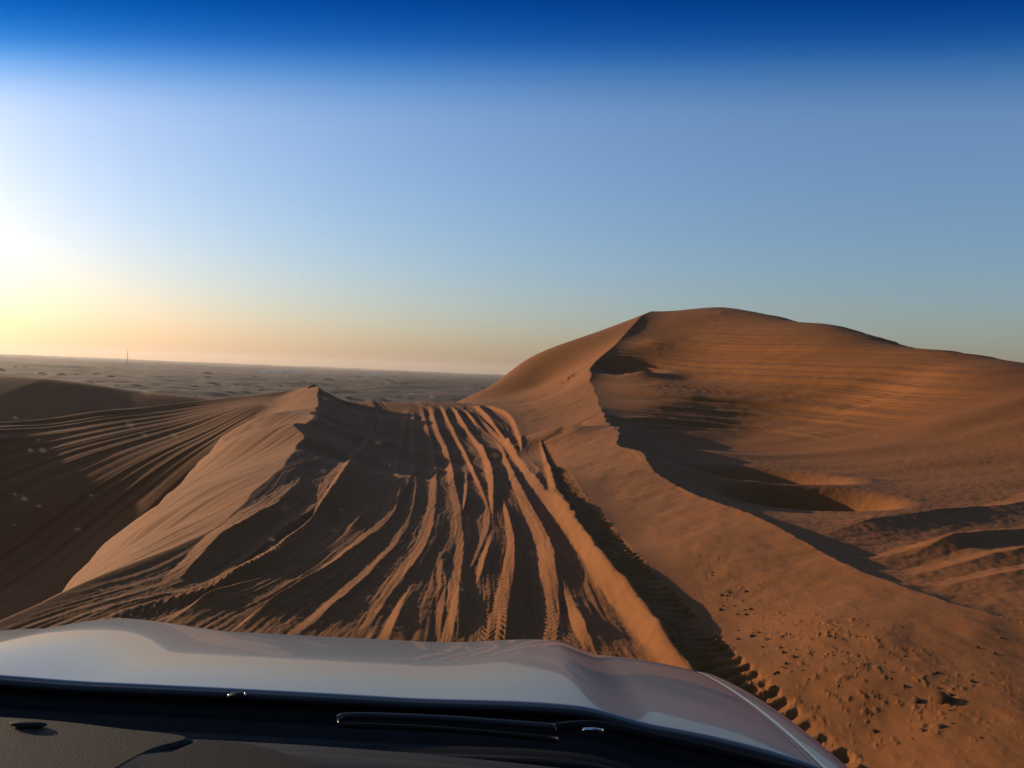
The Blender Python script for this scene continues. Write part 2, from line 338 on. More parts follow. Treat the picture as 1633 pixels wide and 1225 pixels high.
floor_ = -np.clip(bw - .02, 0, .20) * .30 * (1 - .42 * np.clip(u + 1, 0, 2)) * (sstep(-1.12, -.85, u)) * (1 - sstep(.90, 1.10 + .14 * ((ba / .14) % 1.0) + .2 * vnoise(ba * 25, ba * 0), u))
lugph = ba / .14 + u * .10 + .9 * vnoise(ba * 1.3, ba * 0) + .25 * vnoise(ba * 5, u * 1.5)
saw = (lugph - np.floor(lugph)); saw = np.where(saw < .72, saw / .72, (1 - saw) / .28)
lug = (saw - .6) * .046 * (.65 + .9 * vnoise(ba * 3.1 + 3, u * 1.2) + .5 * vnoise(ba * 9, u * 3)) * sstep(-1.0, -.7, u) * (1 - sstep(.9, 1.05, u)) * (1 + .5 * fbm(px * 9, py * 9, 2)) * sstep(.03, .12, bw)
crumb = np.clip(fbm(px * 22, py * 22, 3) - .12, 0, None) * .03 * sstep(-1.1, -.7, u) * (1 - sstep(.95, 1.2, u))
endf = 1 - np.clip(of * 2, 0, 1)
dA[sel] += (berm + floor_ + lug + crumb) * endf
# rough disturbed sand on the right slope
slope_m = sstep(footx + .35, footx + .8, X) * (zB - zA > 0) * sstep(1.5, 3, Y) * (1 - sstep(45, 60, Y))
dA += slope_m * (fbm(X * 1.6 - Y * .5, Y * 1.1, 3) * .035 + fbm(X * 9 + Y * 3, Y * 5, 3, .6) * .006)
cl = P3(1190, 1000, z=-1.7)
def clods(cx, cy, sx, sy, th, ang=0):
    c, s = math.cos(ang), math.sin(ang); xx = (X - cx) * c + (Y - cy) * s; yy = -(X - cx) * s + (Y - cy) * c
    m = np.exp(-(xx / sx) ** 2 - (yy / sy) ** 2)
    return np.clip(fbm(X * 24 + Y * 6, Y * 15, 3, .7) - th, 0, None) * m
for a, b, sx, sy, an in ((1180, 960, .25, 1.3, .28), (1240, 1060, .35, .9, .25), (1110, 880, .2, 1.5, .2), (1480, 1120, .5, .4, 0), (1330, 1010, .4, .6, .2), (930, 740, .15, 2, .1)):
    c = unproj(TA, a, b); dA += slope_m * np.minimum(clods(c[0], c[1], sx, sy, .26, an), .3) * .017
# scar on the lit face
c = unproj(TA, 912, 600); dd = np.exp(-((X - c[0]) / .7) ** 2 - ((Y - c[1]) / 1.6) ** 2); dA += -dd * .10 + dd * np.abs(fbm(X * 3, Y * 1.4, 3)) * .3
# faint old track across the lit face
def groove(dz, pl, surf, wid, dep):
    W = np.array([unproj(surf, a, b) for a, b in pl]); sl = np.where((X > W[:, 0].min() - 1) & (X < W[:, 0].max() + 1) & (Y > W[:, 1].min() - 1) & (Y < W[:, 1].max() + 1)); px, py = X[sl], Y[sl]; best = np.full(px.shape, 1e9)
    for i in range(len(W) - 1):
        a, b = W[i, :2], W[i + 1, :2]; e = b - a; t = np.clip(((px - a[0]) * e[0] + (py - a[1]) * e[1]) / (e ** 2).sum(), 0, 1)
        best = np.minimum(best, np.hypot(px - a[0] - t * e[0], py - a[1] - t * e[1]))
    dz[sl] -= dep * np.exp(-(best / wid) ** 2)
groove(dA, [(966, 655), (930, 672), (895, 690), (868, 705)], TA, .18, .04)

# left lit flank
dC = fbm(X * .5 + 3, Y * .35, 2) * .03 + fbm((X - Y * .08) * 5.0, Y * .22, 3, .6) * .020 * sstep(3, 6, Y)
# left dune: long streaks fanning from the peak
pk = P3(501, 613, y=44)
ang = np.arctan2(Y - pk[1], -(X - pk[0]) + .01)
dfc = np.hypot(X - pk[0], Y - pk[1])
sl1 = fbm(ang * 42, dfc * .015, 2, .5)
dD = sl1 * .065 * sstep(1, 14, dfc) * (1 - .75 * sstep(17, 30, dfc)) + fbm(X * .15, Y * .15, 2) * .4
# big dune: wind ripples and old tracks along its contours, pits in the bowl
wob = fbm(X * .05, Y * .05, 2) * 1.2
cz = zB + wob * .4 + X * .045
face = sstep(26, 34, Y) * (1 - sstep(60, 66, Y)) * sstep(.15, 1.3, zA - zB) * (1 - .6 * sstep(14, 19, X))
dB = face * (fbm(cz * 8, X * .03 + 5, 2, .8) * .17 + fbm(cz * 2.2 + 9, X * .02, 1) * .15) * (1 - sstep(2.5, 4.5, zB))
lat = X / np.maximum(Y, 1)
trd = np.sin(X * 2 * math.pi / .42) * .007 * (.3 + 1.6 * np.abs(fbm(X * .25, Y * .4, 2))) * sstep(.75, .98, np.sin(cz * 5.0 + 1 + .8 * fbm(X * .1, Y * .1, 2)))
dB += face * (fbm(X * 1.1 + Y * .3, Y * .9, 3, .6) * .03 + fbm(X * .35, Y * .5, 2) * .05)
dB += face * trd * (1 - sstep(.5, 2.5, zB))
dB += sstep(40, 50, Y) * sstep(2.2, 4, zB) * np.sin((X * .9 + Y * .25) * 2 * math.pi / .75 + fbm(X * .3, Y * .3, 2) * 3.5) * .004 * sstep(-.1, .3, fbm(X * .15, Y * .15, 2))
dB += sstep(12, 20, Y) * fbm(X * .12, Y * .3, 3) * .25 * (1 - sstep(30, 40, Y))
dB += (1 - sstep(20, 30, Y)) * fbm(X * 6, Y * 6, 3, .6) * .012
zC = zC - 1.1 * np.clip(-2.75 - zC, 0, None)
surfB = lambda x, y: TB(x, y)
def pit(px, py, sx, sy, dep):
    c = P3(px, py, z=-2.2); u = (X - c[0]) / sx; v = (Y - c[1]) / sy; r2 = u * u + v * v
    return -dep * np.exp(-(r2) ** 1.6) + .12 * dep * np.exp(-(np.sqrt(r2) - 1.35) ** 2 * 9)
dB += pit(1215, 757, 1.6, 1.7, .66) + pit(1290, 797, 1.3, 1.1, .60)
BSTR = [
 [(1633,803,4),(1530,812,4),(1440,822,4),(1370,834,4),(1304,848,3)],
 [(1633,842,5),(1560,858,9),(1460,882,9),(1385,896,5)],
 [(1633,864,4),(1540,878,4),(1440,898,4)],
 [(1633,902,9),(1540,912,9),(1440,928,7)],
 [(1633,940,9),(1560,950,8),(1480,958,6)],
 [(1633,772,5),(1540,790,5),(1440,805,4),(1360,812,2)],
]
def surfBB(x, y): return TB(x, y)
def unprojB(px, py):
    return P3(px, py, z=-2.9)
_u = unproj
for k, s in enumerate(BSTR):
    P = catmull(s, 4); W = np.array([P3(a, b, z=-1.70) for a, b, _ in P])
    wy = P[:, 2] * np.abs(W[:, 1]) ** 2 / (1.70 * F_PX)     # vertical pixels -> depth on the floor
    e0 = W[0] + (W[0] - W[2]) * 3; W = np.vstack([e0, W]); wy = np.r_[wy[0], wy]
    o = np.argsort(W[:, 0]); cy = np.interp(X, W[o, 0], W[o, 1]); cw = np.interp(X, W[o, 0], wy[o])
    left = W[:, 0].min(); d = (cy - Y) + cw * .3 * fbm(X * 1.5 + k * 9, X * 0, 3)
    ramp = np.clip((d + cw) / (2 * cw), 0, 1); D = [1.1, .6, .5, .6, .5, .8][k]; tt = np.clip((d - cw) / D, 0, 1)
    hh = [.19, .11, .08, .10, .09, .13][k]
    f = np.where(d < cw, ramp, (1 - tt) ** 1.6) * sstep(left - .6, left + 1.0, X)
    dB += hh * f * (Y > 5)

# ------------------------------------------------------------------ assemble
zA = zA + dA; zC = zC + dC; zB = zB + dB; zD = zD + dD; zF = zF + fbm(X * .2, Y * .2, 2) * .2
behind = sstep(-2, -14, Y)
main = np.minimum(np.minimum(zA, zC), zB)
ld = np.minimum(zD, zF)
k = .35; hsm = np.clip(.5 + .5 * (ld - main) / k, 0, 1)
z = main * (1 - hsm) + ld * hsm + k * hsm * (1 - hsm)
G = 10 - (RR - 92) * .32
z = np.minimum(z, G)
hc = np.array([P3(px, py, y=150) for px, py in ((-300, 592), (0, 598), (80, 604), (150, 614), (230, 625), (300, 632), (380, 640), (480, 654))])
hz = np.interp(X, hc[:, 0], hc[:, 2]) + fbm(X * .03, Y * .03, 3) * .5
H = hz - .24 * np.sqrt((Y - 150) ** 2 + 9) + .7
H = np.where(RR > 90, H, -99)
z = np.maximum(z, H)
z = np.maximum(z, -45)
z = np.where(RR < 60, z, z); z = np.maximum(z, -16 - (RR > 60) * 40)

# ------------------------------------------------------------------ sand material
def nodes(mat):
    mat.use_nodes = True; n = mat.node_tree; n.nodes.clear(); return n
def sand_mat(name, cA, cB, cC, bump=.5, scale=1.0):
    m = bpy.data.materials.new(name); n = nodes(m); N = n.nodes.new; Lk = n.links.new
    out = N('ShaderNodeOutputMaterial'); b = N('ShaderNodeBsdfPrincipled'); Lk(b.outputs[0], out.inputs[0])
    b.inputs['Roughness'].default_value = .95; b.inputs['Specular IOR Level'].default_value = .15
    tc = N('ShaderNodeTexCoord')
    n1 = N('ShaderNodeTexNoise'); n1.inputs['Scale'].default_value = .35 * scale; n1.inputs['Detail'].default_value = 6
    n2 = N('ShaderNodeTexNoise'); n2.inputs['Scale'].default_value = 7 * scale; n2.inputs['Detail'].default_value = 8; n2.inputs['Roughness'].default_value = .7
    n3 = N('ShaderNodeTexNoise'); n3.inputs['Scale'].default_value = 160; n3.inputs['Detail'].default_value = 3
    for q in (n1, n2, n3): Lk(tc.outputs['Object'], q.inputs['Vector'])
    r1 = N('ShaderNodeValToRGB'); r1.color_ramp.elements[0].position = .35; r1.color_ramp.elements[1].position = .65
    r1.color_ramp.elements[0].color = (*cA, 1); r1.color_ramp.elements[1].color = (*cB, 1); Lk(n1.outputs[0], r1.inputs[0])
    mx = N('ShaderNodeMix'); mx.data_type = 'RGBA'; Lk(r1.outputs[0], mx.inputs[6]); mx.inputs[7].default_value = (*cC, 1)
    mr = N('ShaderNodeMapRange'); mr.inputs[1].default_value = .45; mr.inputs[2].default_value = .75; mr.inputs[4].default_value = .45; Lk(n2.outputs[0], mr.inputs[0]); Lk(mr.outputs[0], mx.inputs[0])
    Lk(mx.outputs[2], b.inputs['Base Color'])
    bp = N('ShaderNodeBump'); bp.inputs['Strength'].default_value = bump; bp.inputs['Distance'].default_value = .012; Lk(n2.outputs[0], bp.inputs['Height'])
    bp2 = N('ShaderNodeBump'); bp2.inputs['Strength'].default_value = bump * .5; bp2.inputs['Distance'].default_value = .003; Lk(n3.outputs[0], bp2.inputs['Height']); Lk(bp.outputs[0], bp2.inputs['Normal'])
    Lk(bp2.outputs[0], b.inputs['Normal'])
    return m
M_sand = sand_mat('orange_sand', (.160, .060, .0160), (.180, .066, .0170), (.126, .048, .0145))
Pm = np.stack([X, Y, z + Z0], -1)
dunes = grid_mesh('sand_dunes', Pm, M_sand, wrap=True)
# close the small hole under the car
c0 = z[0]
mesh_centre = None
tag(dunes, 'orange wind-shaped sand dunes with wheel ruts running ahead of the car', 'dunes', kind='structure')
me = dunes.data; bm = bmesh.new(); bm.from_mesh(me); bm.verts.ensure_lookup_table()
bm.faces.new([bm.verts[i] for i in range(len(az))]); bm.to_mesh(me); bm.free()
def ground_z(x, y):
    i = int(np.clip(np.searchsorted(rr, math.hypot(x, y)), 1, len(rr) - 1)); a = math.degrees(math.atan2(x, y)); j = int(np.clip(np.searchsorted(az, a), 1, len(az) - 1))
    f = (math.hypot(x, y) - rr[i - 1]) / (rr[i] - rr[i - 1]); g = (a - az[j - 1]) / (az[j] - az[j - 1])
    return float((z[i - 1, j - 1] * (1 - f) + z[i, j - 1] * f) * (1 - g) + (z[i - 1, j] * (1 - f) + z[i, j] * f) * g) + Z0

# ------------------------------------------------------------------ far plain
PZ = -31.0
paz = np.concatenate([np.linspace(-178, -40, 60), np.arange(-39.8, 39.9, .12), np.linspace(40, 180, 60)])
prr = np.exp(np.linspace(math.log(95), math.log(14000), 420))
PA, PR = np.meshgrid(R(1) * paz, prr); PX = PR * np.sin(PA); PY = PR * np.cos(PA)
amp = np.clip(PR / 700, .35, 1)
pz = PZ + fbm(PX / 60, PY / 45, 4, .55) * 5.0 * amp + fbm(PX / 420 + 5, PY / 260, 3) * 8 * amp
pz += np.clip(fbm(PX / 900 + 2, PY / 700, 3) - .1, 0, None) * 18 * sstep(1500, 5000, PR)
def plain_mat():
    m = bpy.data.materials.new('desert_scrub_ground'); n = nodes(m); N = n.nodes.new; Lk = n.links.new
    out = N('ShaderNodeOutputMaterial'); b = N('ShaderNodeBsdfPrincipled'); Lk(b.outputs[0], out.inputs[0]); b.inputs['Roughness'].default_value = 1; b.inputs['Specular IOR Level'].default_value = .1
    tc = N('ShaderNodeTexCoord'); cols = []
    n1 = N('ShaderNodeTexNoise'); n1.inputs['Scale'].default_value = .012; n1.inputs['Detail'].default_value = 8; n1.inputs['Roughness'].default_value = .65; Lk(tc.outputs['Object'], n1.inputs['Vector'])
    r = N('ShaderNodeValToRGB'); Lk(n1.outputs[0], r.inputs[0]); cr = r.color_ramp
    cr.elements[0].position = .38; cr.elements[0].color = (.014, .015, .012, 1); cr.elements[1].position = .62; cr.elements[1].color = (.075, .048, .032, 1)
    e = cr.elements.new(.5); e.color = (.036, .027, .020, 1); e = cr.elements.new(.72); e.color = (.15, .105, .07, 1)
    Lk(r.outputs[0], b.inputs['Base Color']); return m
plain = grid_mesh('desert_plain', np.stack([PX, PY, pz + Z0], -1), plain_mat(), wrap=True)
tag(plain, 'far dark scrub plain stretching to the horizon beyond the dunes', 'plain', kind='structure')
def plain_z(x, y):
    r = math.hypot(x, y); i = int(np.clip(np.searchsorted(prr, r), 1, len(prr) - 1)); a = math.degrees(math.atan2(x, y)); j = int(np.clip(np.searchsorted(paz, a), 1, len(paz) - 1))
    return float(min(pz[i - 1, j - 1], pz[i, j], pz[i - 1, j], pz[i, j - 1])) + Z0

def simple(name, col, rough=.6, metal=0.0, coat=0.0, spec=.5, nscale=0, namp=.0, bump=0.0):
    m = bpy.data.materials.new(name); n = nodes(m); N = n.nodes.new; Lk = n.links.new
    out = N('ShaderNodeOutputMaterial'); b = N('ShaderNodeBsdfPrincipled'); Lk(b.outputs[0], out.inputs[0])
    b.inputs['Base Color'].default_value = (*col, 1); b.inputs['Roughness'].default_value = rough; b.inputs['Metallic'].default_value = metal
    b.inputs['Coat Weight'].default_value = coat; b.inputs['Coat Roughness'].default_value = .03; b.inputs['Specular IOR Level'].default_value = spec
    if nscale:
        tc = N('ShaderNodeTexCoord'); t = N('ShaderNodeTexNoise'); t.inputs['Scale'].default_value = nscale; t.inputs['Detail'].default_value = 6; Lk(tc.outputs['Object'], t.inputs['Vector'])
        if namp:
            mx = N('ShaderNodeMix'); mx.data_type = 'RGBA'; mx.inputs[6].default_value = (*[c * (1 - namp) for c in col], 1); mx.inputs[7].default_value = (*[min(1, c * (1 + namp)) for c in col], 1)
            Lk(t.outputs[0], mx.inputs[0]); Lk(mx.outputs[2], b.inputs['Base Color'])
        if bump:
            bp = N('ShaderNodeBump'); bp.inputs['Strength'].default_value = bump; bp.inputs['Distance'].default_value = .002; Lk(t.outputs[0], bp.inputs['Height']); Lk(bp.outputs[0], b.inputs['Normal'])
    return m
M_bush = simple('dry_scrub_leaf', (.035, .04, .025), .9, nscale=3, namp=.4)
M_bldg = simple('pale_render_wall', (.65, .62, .56), .8, nscale=.5, namp=.1)
M_dark = simple('dark_opening', (.03, .03, .035), .5)
M_steel = simple('mast_steel', (.12, .12, .12), .6, metal=.3)

random.seed(11)
# bushes and low trees on the plain
def bush_mesh(name, n, rx, rz, seed):
    rd = random.Random(seed); V = []; Fc = []
    for k in range(n):
        th = rd.uniform(0, 2 * math.pi); rad = rx * math.sqrt(rd.random()); h = rz * (1 - (rad / rx) ** 2) * rd.uniform(.1, 1) + .05
        c = Vector((rad * math.cos(th), rad * math.sin(th), h)); s = rx * rd.uniform(.10, .26)
        a = Vector((rd.gauss(0, 1), rd.gauss(0, 1), rd.gauss(0, 1))).normalized(); b = a.orthogonal().normalized() * s; a2 = a.cross(b).normalized() * s
        i = len(V); V += [c + b, c + a2, c - b, c - a2 + a * s * .5]; Fc += [(i, i + 1, i + 2), (i, i + 2, i + 3)]
    me = bpy.data.meshes.new(name); me.from_pydata([tuple(v) for v in V], [], Fc); me.materials.append(M_bush); return me
bm_list = [bush_mesh('desert_bush', 260, 3.2, 2.4, i) for i in range(4)]
for k in range(110):
    a = R(random.uniform(-33, 1)); r = 380 * math.exp(random.uniform(0, 1.75)); x, y = r * math.sin(a), r * math.cos(a)
    o = bpy.data.objects.new('desert_bush', random.choice(bm_list)); scene.collection.objects.link(o)
    s = random.uniform(.4, 1.0) * (1 + r / 1400); o.scale = (s * random.uniform(1, 2.2), s, s * random.uniform(.7, 1.1)); o.rotation_euler.z = random.uniform(0, 6)
    o.location = (x, y, plain_z(x, y) - .3)
    tag(o, 'tiny dark desert bush dotted on the far plain', 'bush', 'bushes on the far plain')
# pale low buildings near the horizon
def building(px, dist, wd, hgt, dp, label):
    d = ray(px, 590); x = d[0] / d[1] * dist; zb = plain_z(x, dist) - .5
    V = [(-wd/2, -dp/2, 0), (wd/2, -dp/2, 0), (wd/2, dp/2, 0), (-wd/2, dp/2, 0), (-wd/2, -dp/2, hgt), (wd/2, -dp/2, hgt), (wd/2, dp/2, hgt), (-wd/2, dp/2, hgt)]
    Fq = [(0, 1, 5, 4), (1, 2, 6, 5), (2, 3, 7, 6), (3, 0, 4, 7), (4, 5, 6, 7)]
    e = bpy.data.objects.new('low_building', None); scene.collection.objects.link(e); e.location = (x, dist, zb)
    mesh_obj('wall', V, Fq, M_bldg, e, smooth=False)
    pv = [(a * 1.04, b * 1.04, hgt + .02 + c) for c in (0, .8) for a, b, _ in V[:4]]
    mesh_obj('parapet', pv, [(0, 1, 5, 4), (1, 2, 6, 5), (2, 3, 7, 6), (3, 0, 4, 7), (4, 5, 6, 7), (3, 2, 1, 0)], M_bldg, e, smooth=False)
    nw = max(2, int(wd / 6))
    wv = []; wf = []
    for q in range(nw):
        cx = -wd / 2 + (q + .5) * wd / nw; i = 0; wv = [(cx - .8, -dp / 2 - .03, hgt * .35), (cx + .8, -dp / 2 - .03, hgt * .35), (cx + .8, -dp / 2 - .03, hgt * .7), (cx - .8, -dp / 2 - .03, hgt * .7)]; mesh_obj('window', wv, [(0, 1, 2, 3)], M_dark, e, smooth=False)
    tag(e, label, 'building', 'pale low buildings near the horizon')
for px, dist, wd, hg, dp in ((423, 2500, 30, 9, 18), (437, 2450, 22, 7, 16), (446, 2600, 36, 8, 20), (457, 2550, 26, 10, 18), (470, 2700, 30, 7, 20), (210, 3000, 26, 8, 16), (597, 3300, 50, 10, 22), (528, 3000, 30, 8, 20)):
    building(px, dist, wd, hg, dp, 'tiny pale low building on the hazy plain near the horizon')
# lattice mast at the left
d = ray(203, 575); my = 3600.0; mx_ = d[0] / d[1] * my; zb = plain_z(mx_, my) - 1
e = bpy.data.objects.new('radio_mast', None); scene.collection.objects.link(e); e.location = (mx_, my, zb)
tag(e, 'thin tall radio mast standing on the left horizon', 'mast')
def bars(name, segs, mat, parent, rad, n=5):
    V = []; Fc = []
    for s in segs:
        a, b = Vector(s[0]), Vector(s[1]); ra = s[2] if len(s) > 2 else rad; rb = s[3] if len(s) > 3 else ra
        u = (b - a).normalized(); p = u.orthogonal().normalized(); q = u.cross(p); i = len(V)
        for c, r_ in ((a, ra), (b, rb)):
            for k in range(n): t = 2 * math.pi * k / n; V.append(c + (p * math.cos(t) + q * math.sin(t)) * r_)
        for k in range(n): Fc.append((i + k, i + (k + 1) % n, i + n + (k + 1) % n, i + n + k))
        Fc.append(tuple(i + k for k in range(n))[::-1]); Fc.append(tuple(i + n + k for k in range(n)))
    return mesh_obj(name, V, Fc, mat, parent)
Hm = 62; segs = []
for k in range(3):
    a = 2 * math.pi * k / 3; segs.append(((3.2 * math.cos(a), 3.2 * math.sin(a), 0), (.7 * math.cos(a), .7 * math.sin(a), Hm), 0.5, .35))
for j in range(14):
    for k in range(3):
        a = 2 * math.pi * k / 3; b = 2 * math.pi * (k + 1) / 3; f0 = j / 14; f1 = (j + 1) / 14; r0_ = 3.2 - 2.5 * f0; r1_ = 3.2 - 2.5 * f1
        segs.append(((r0_ * math.cos(a), r0_ * math.sin(a), Hm * f0), (r1_ * math.cos(b), r1_ * math.sin(b), Hm * f1), .3))
bars('lattice_frame', segs, M_steel, e, .3)
bars('antenna', [((0, 0, Hm), (0, 0, Hm + 14), .5)], M_steel, e, .5)

# loose clods on the right slope
M_clod = sand_mat('clod_sand', (.11, .05, .022), (.14, .06, .026), (.07, .035, .018), bump=.8, scale=3)
def clod_mesh(seed):
    bm = bmesh.new(); bmesh.ops.create_icosphere(bm, subdivisions=2, radius=1); rd = random.Random(seed); o = rd.uniform(0, 50)
    for v in bm.verts:
        n_ = float(fbm(np.array([v.co.x * 1.3 + o]), np.array([v.co.y * 1.3 + v.co.z * 1.7 + o]), 3)[0]); v.co *= 1 + .75 * n_
    me = bpy.data.meshes.new('sand_clod'); bm.to_mesh(me); bm.free(); me.materials.append(M_clod)
    me.polygons.foreach_set('use_smooth', [seed % 2 == 0] * len(me.polygons)); return me
cms = [clod_mesh(i) for i in range(5)]
def clod(px, py, size, label, flat=.6):
    c = unproj(TA, px, py); x, y = c[0], c[1]
    o = bpy.data.objects.new('sand_clod', random.choice(cms)); scene.collection.objects.link(o)
    o.location = (x, y, ground_z(x, y) + size * .15); o.scale = (size * random.uniform(.7, 1.5), size * random.uniform(.6, 1.1), size * flat); o.rotation_euler = (random.uniform(-.3, .3), random.uniform(-.3, .3), random.uniform(0, 6))
    tag(o, label, 'clod', 'loose clods on the right slope')
clod(1503, 1117, .045, 'largest dark clod of sand, lying low on the right slope', .85)
clod(1462, 1116, .028, 'rounded dark clod just left of the largest one on the slope')
for _ in range(30):
    t = random.random(); px = 1120 + 150 * t + random.gauss(0, 18); py = 900 + 200 * t + random.gauss(0, 16)
    clod(px, py, random.uniform(.008, .02), 'small crumb of sand in the scatter beside the tread track')
for _ in range(26):
    clod(random.uniform(1300, 1600), random.uniform(1010, 1180), random.uniform(.006, .017), 'small lone crumb of sand on the bare right slope')

# ------------------------------------------------------------------ the car
XC = -.385
M_paint = simple('white_car_paint', (.13, .133, .138), .32, coat=.5, spec=.3, nscale=40, namp=.015)
M_black = simple('black_grained_plastic', (.007, .0065, .006), .55, nscale=600, namp=.2, bump=.2, spec=.12)
M_rubber = simple('wiper_rubber', (.008, .008, .008), .45)
M_trim = simple('dark_blue_black_vinyl', (.007, .007, .008), .6, nscale=500, namp=.2, bump=.2, spec=.12)
M_dash = simple('brown_grey_dash_vinyl', (.030, .026, .020), .75, nscale=700, namp=.15, bump=.4, spec=.12)
M_dash2 = simple('dark_grey_dash_vinyl', (.014, .013, .012), .75, nscale=700, namp=.15, bump=.4, spec=.12)
M_tyre = simple('tyre_rubber', (.02, .02, .02), .8); M_rim = simple('alloy_rim', (.5, .5, .52), .3, metal=.9)
M_lamp = simple('lamp_lens', (.6, .62, .65), .1, coat=1)
M_chrome = simple('chrome_bead', (.7, .7, .7), .15, metal=1)
car = bpy.data.objects.new('white_car', None); scene.collection.objects.link(car); car.location = (XC, 0, 0)
tag(car, 'white off-road car whose bonnet, wiper and dashboard edge fill the foreground', 'car')
def rear_y(u): return 1.195 - .10 * (np.abs(u) / .88) ** 2.6 * (1 + .4 * np.clip(u, 0, 1))
def hood_z(u, y):
    t = y - 1.17; t = np.maximum(t, -.2)
    zz = -.497 - .125 * t - .115 * t * t - 1.1 * np.clip(t - .62, 0, None) ** 2
    au = np.abs(u)
    zz = zz - .075 * (au / .97) ** 6
    cw_ = .5 + .5 * sstep(0, .7, t)
    zz = zz + .020 * cw_ * np.where(au < .50, sstep(.22, .50, au), 1 - 1.3 * sstep(.50, .62, au))
    return zz - .009 * (u) 
def car_grid(name, U, Yv, Zv, mat, parent, solid=0):
    return grid_mesh(name, np.stack([U, Yv, Zv + Z0], -1), mat, parent, solid=solid)
s_, t_ = np.meshgrid(np.linspace(-.835, .835, 140), np.linspace(0, 1, 90)); yy = rear_y(s_) + t_ * (2.28 - .18 * (s_ / .8) ** 2 - rear_y(s_))
car_grid('hood', s_, yy, hood_z(s_, yy), M_paint, car, solid=.02)
for sg in (-1, 1):
    th, t_ = np.meshgrid(np.linspace(0, 1, 40), np.linspace(0, 1, 80))
    au = .841 + .15 * np.sin(th * math.pi / 2); U = sg * au; Yb = rear_y(U) - .25 + t_ * 1.30
    Zf = hood_z(sg * (.841 + .08 * th), np.maximum(Yb, 0)) - .62 * (1 - np.cos(th * math.pi / 2)) ** 1.5
    car_grid('fender', U[:, ::sg] if sg > 0 else U, Yb, Zf, M_paint, car, solid=.015)
# cowl between bonnet and windscreen
s_, t_ = np.meshgrid(np.linspace(-.86, .86, 100), np.linspace(0, 1, 24)); yy = rear_y(s_) + .03 - t_ * .20
zz = hood_z(s_, rear_y(s_)) - .016 - .028 * np.sin(t_ * math.pi) - .004 * np.sin(t_ * 30)
car_grid('cowl_panel', s_, yy, zz, M_black, car, solid=.01)
# seal bead along the bonnet's rear edge
u_ = np.linspace(-.84, .84, 60)
def tube(name, C, rad, mat, parent, n=8):
    C = [Vector(c) for c in C]; V = []; Fc = []
    for i, c in enumerate(C):
        d_ = (C[min(i + 1, len(C) - 1)] - C[max(i - 1, 0)]).normalized(); p = d_.cross(Vector((0, 0, 1))).normalized(); q = p.cross(d_); r_ = rad[i] if hasattr(rad, '__len__') else rad
        for k in range(n): t = 2 * math.pi * k / n; V.append(c + (p * math.cos(t) + q * math.sin(t)) * r_)
    for i in range(len(C) - 1):
        for k in range(n): Fc.append((i * n + k, i * n + (k + 1) % n, (i + 1) * n + (k + 1) % n, (i + 1) * n + k))
    Fc.append(tuple(range(n))); Fc.append(tuple(range(len(V) - n, len(V)))[::-1]); return mesh_obj(name, V, Fc, mat, parent)
tube('hood_seal', [(u, rear_y(u) - .008, hood_z(u, rear_y(u)) - .006 + Z0) for u in u_], .007, M_rubber, car)
# wiper: points given on the photograph, standing 2-4 cm above the cowl
def cp(px, py, z): p = P3(px, py, z=z); return (p[0] - XC, p[1], p[2] + Z0)
def smooth_pts(L, n=6): return [tuple(q) for q in catmull([cp(*a) for a in L], n)]
wb = tube('wiper_blade', smooth_pts([(538, 1147, -.492), (552, 1142, -.490), (600, 1142, -.490), (700, 1146, -.490), (800, 1153, -.490), (892, 1160, -.490)]), .005, M_rubber, car)
tube('wiper_spine', smooth_pts([(540, 1157, -.494), (600, 1158, -.494), (700, 1163, -.494), (800, 1171, -.494), (890, 1180, -.494)]), .004, M_black, wb)
wa = tube('wiper_arm', smooth_pts([(886, 1160, -.486), (915, 1157, -.483), (945, 1156, -.482), (975, 1160, -.483), (1040, 1175, -.488), (1110, 1190, -.492), (1200, 1212, -.496), (1330, 1245, -.50)]), .0065, M_black, car)
tube('arm_clip', smooth_pts([(930, 1163, -.478), (948, 1163, -.478), (962, 1165, -.478)]), .0022, M_chrome, wa)
# washer jet on the bonnet's rear edge
def blob(name, c, sc, mat, parent, sub=3):
    bm = bmesh.new(); bmesh.ops.create_icosphere(bm, subdivisions=sub, radius=1)
    for v in bm.verts: v.co = Vector((v.co.x * sc[0] + c[0], v.co.y * sc[1] + c[1], v.co.z * sc[2] + c[2]))
    me = bpy.data.meshes.new(name); bm.to_mesh(me); bm.free(); me.materials.append(mat); me.polygons.foreach_set('use_smooth', [True] * len(me.polygons))
    o = bpy.data.objects.new(name, me); scene.collection.objects.link(o); o.parent = parent; return o
c = cp(381, 1110, -.494); nz = blob('washer_jet', c, (.016, .010, .006), M_black, car)
blob('jet_tip', (c[0] - .013, c[1] - .006, c[2] + .001), (.002, .002, .004), M_chrome, nz, 2)
blob('jet_tip', (c[0] + .011, c[1] - .006, c[2] + .004), (.002, .002, .004), M_chrome, nz, 2)
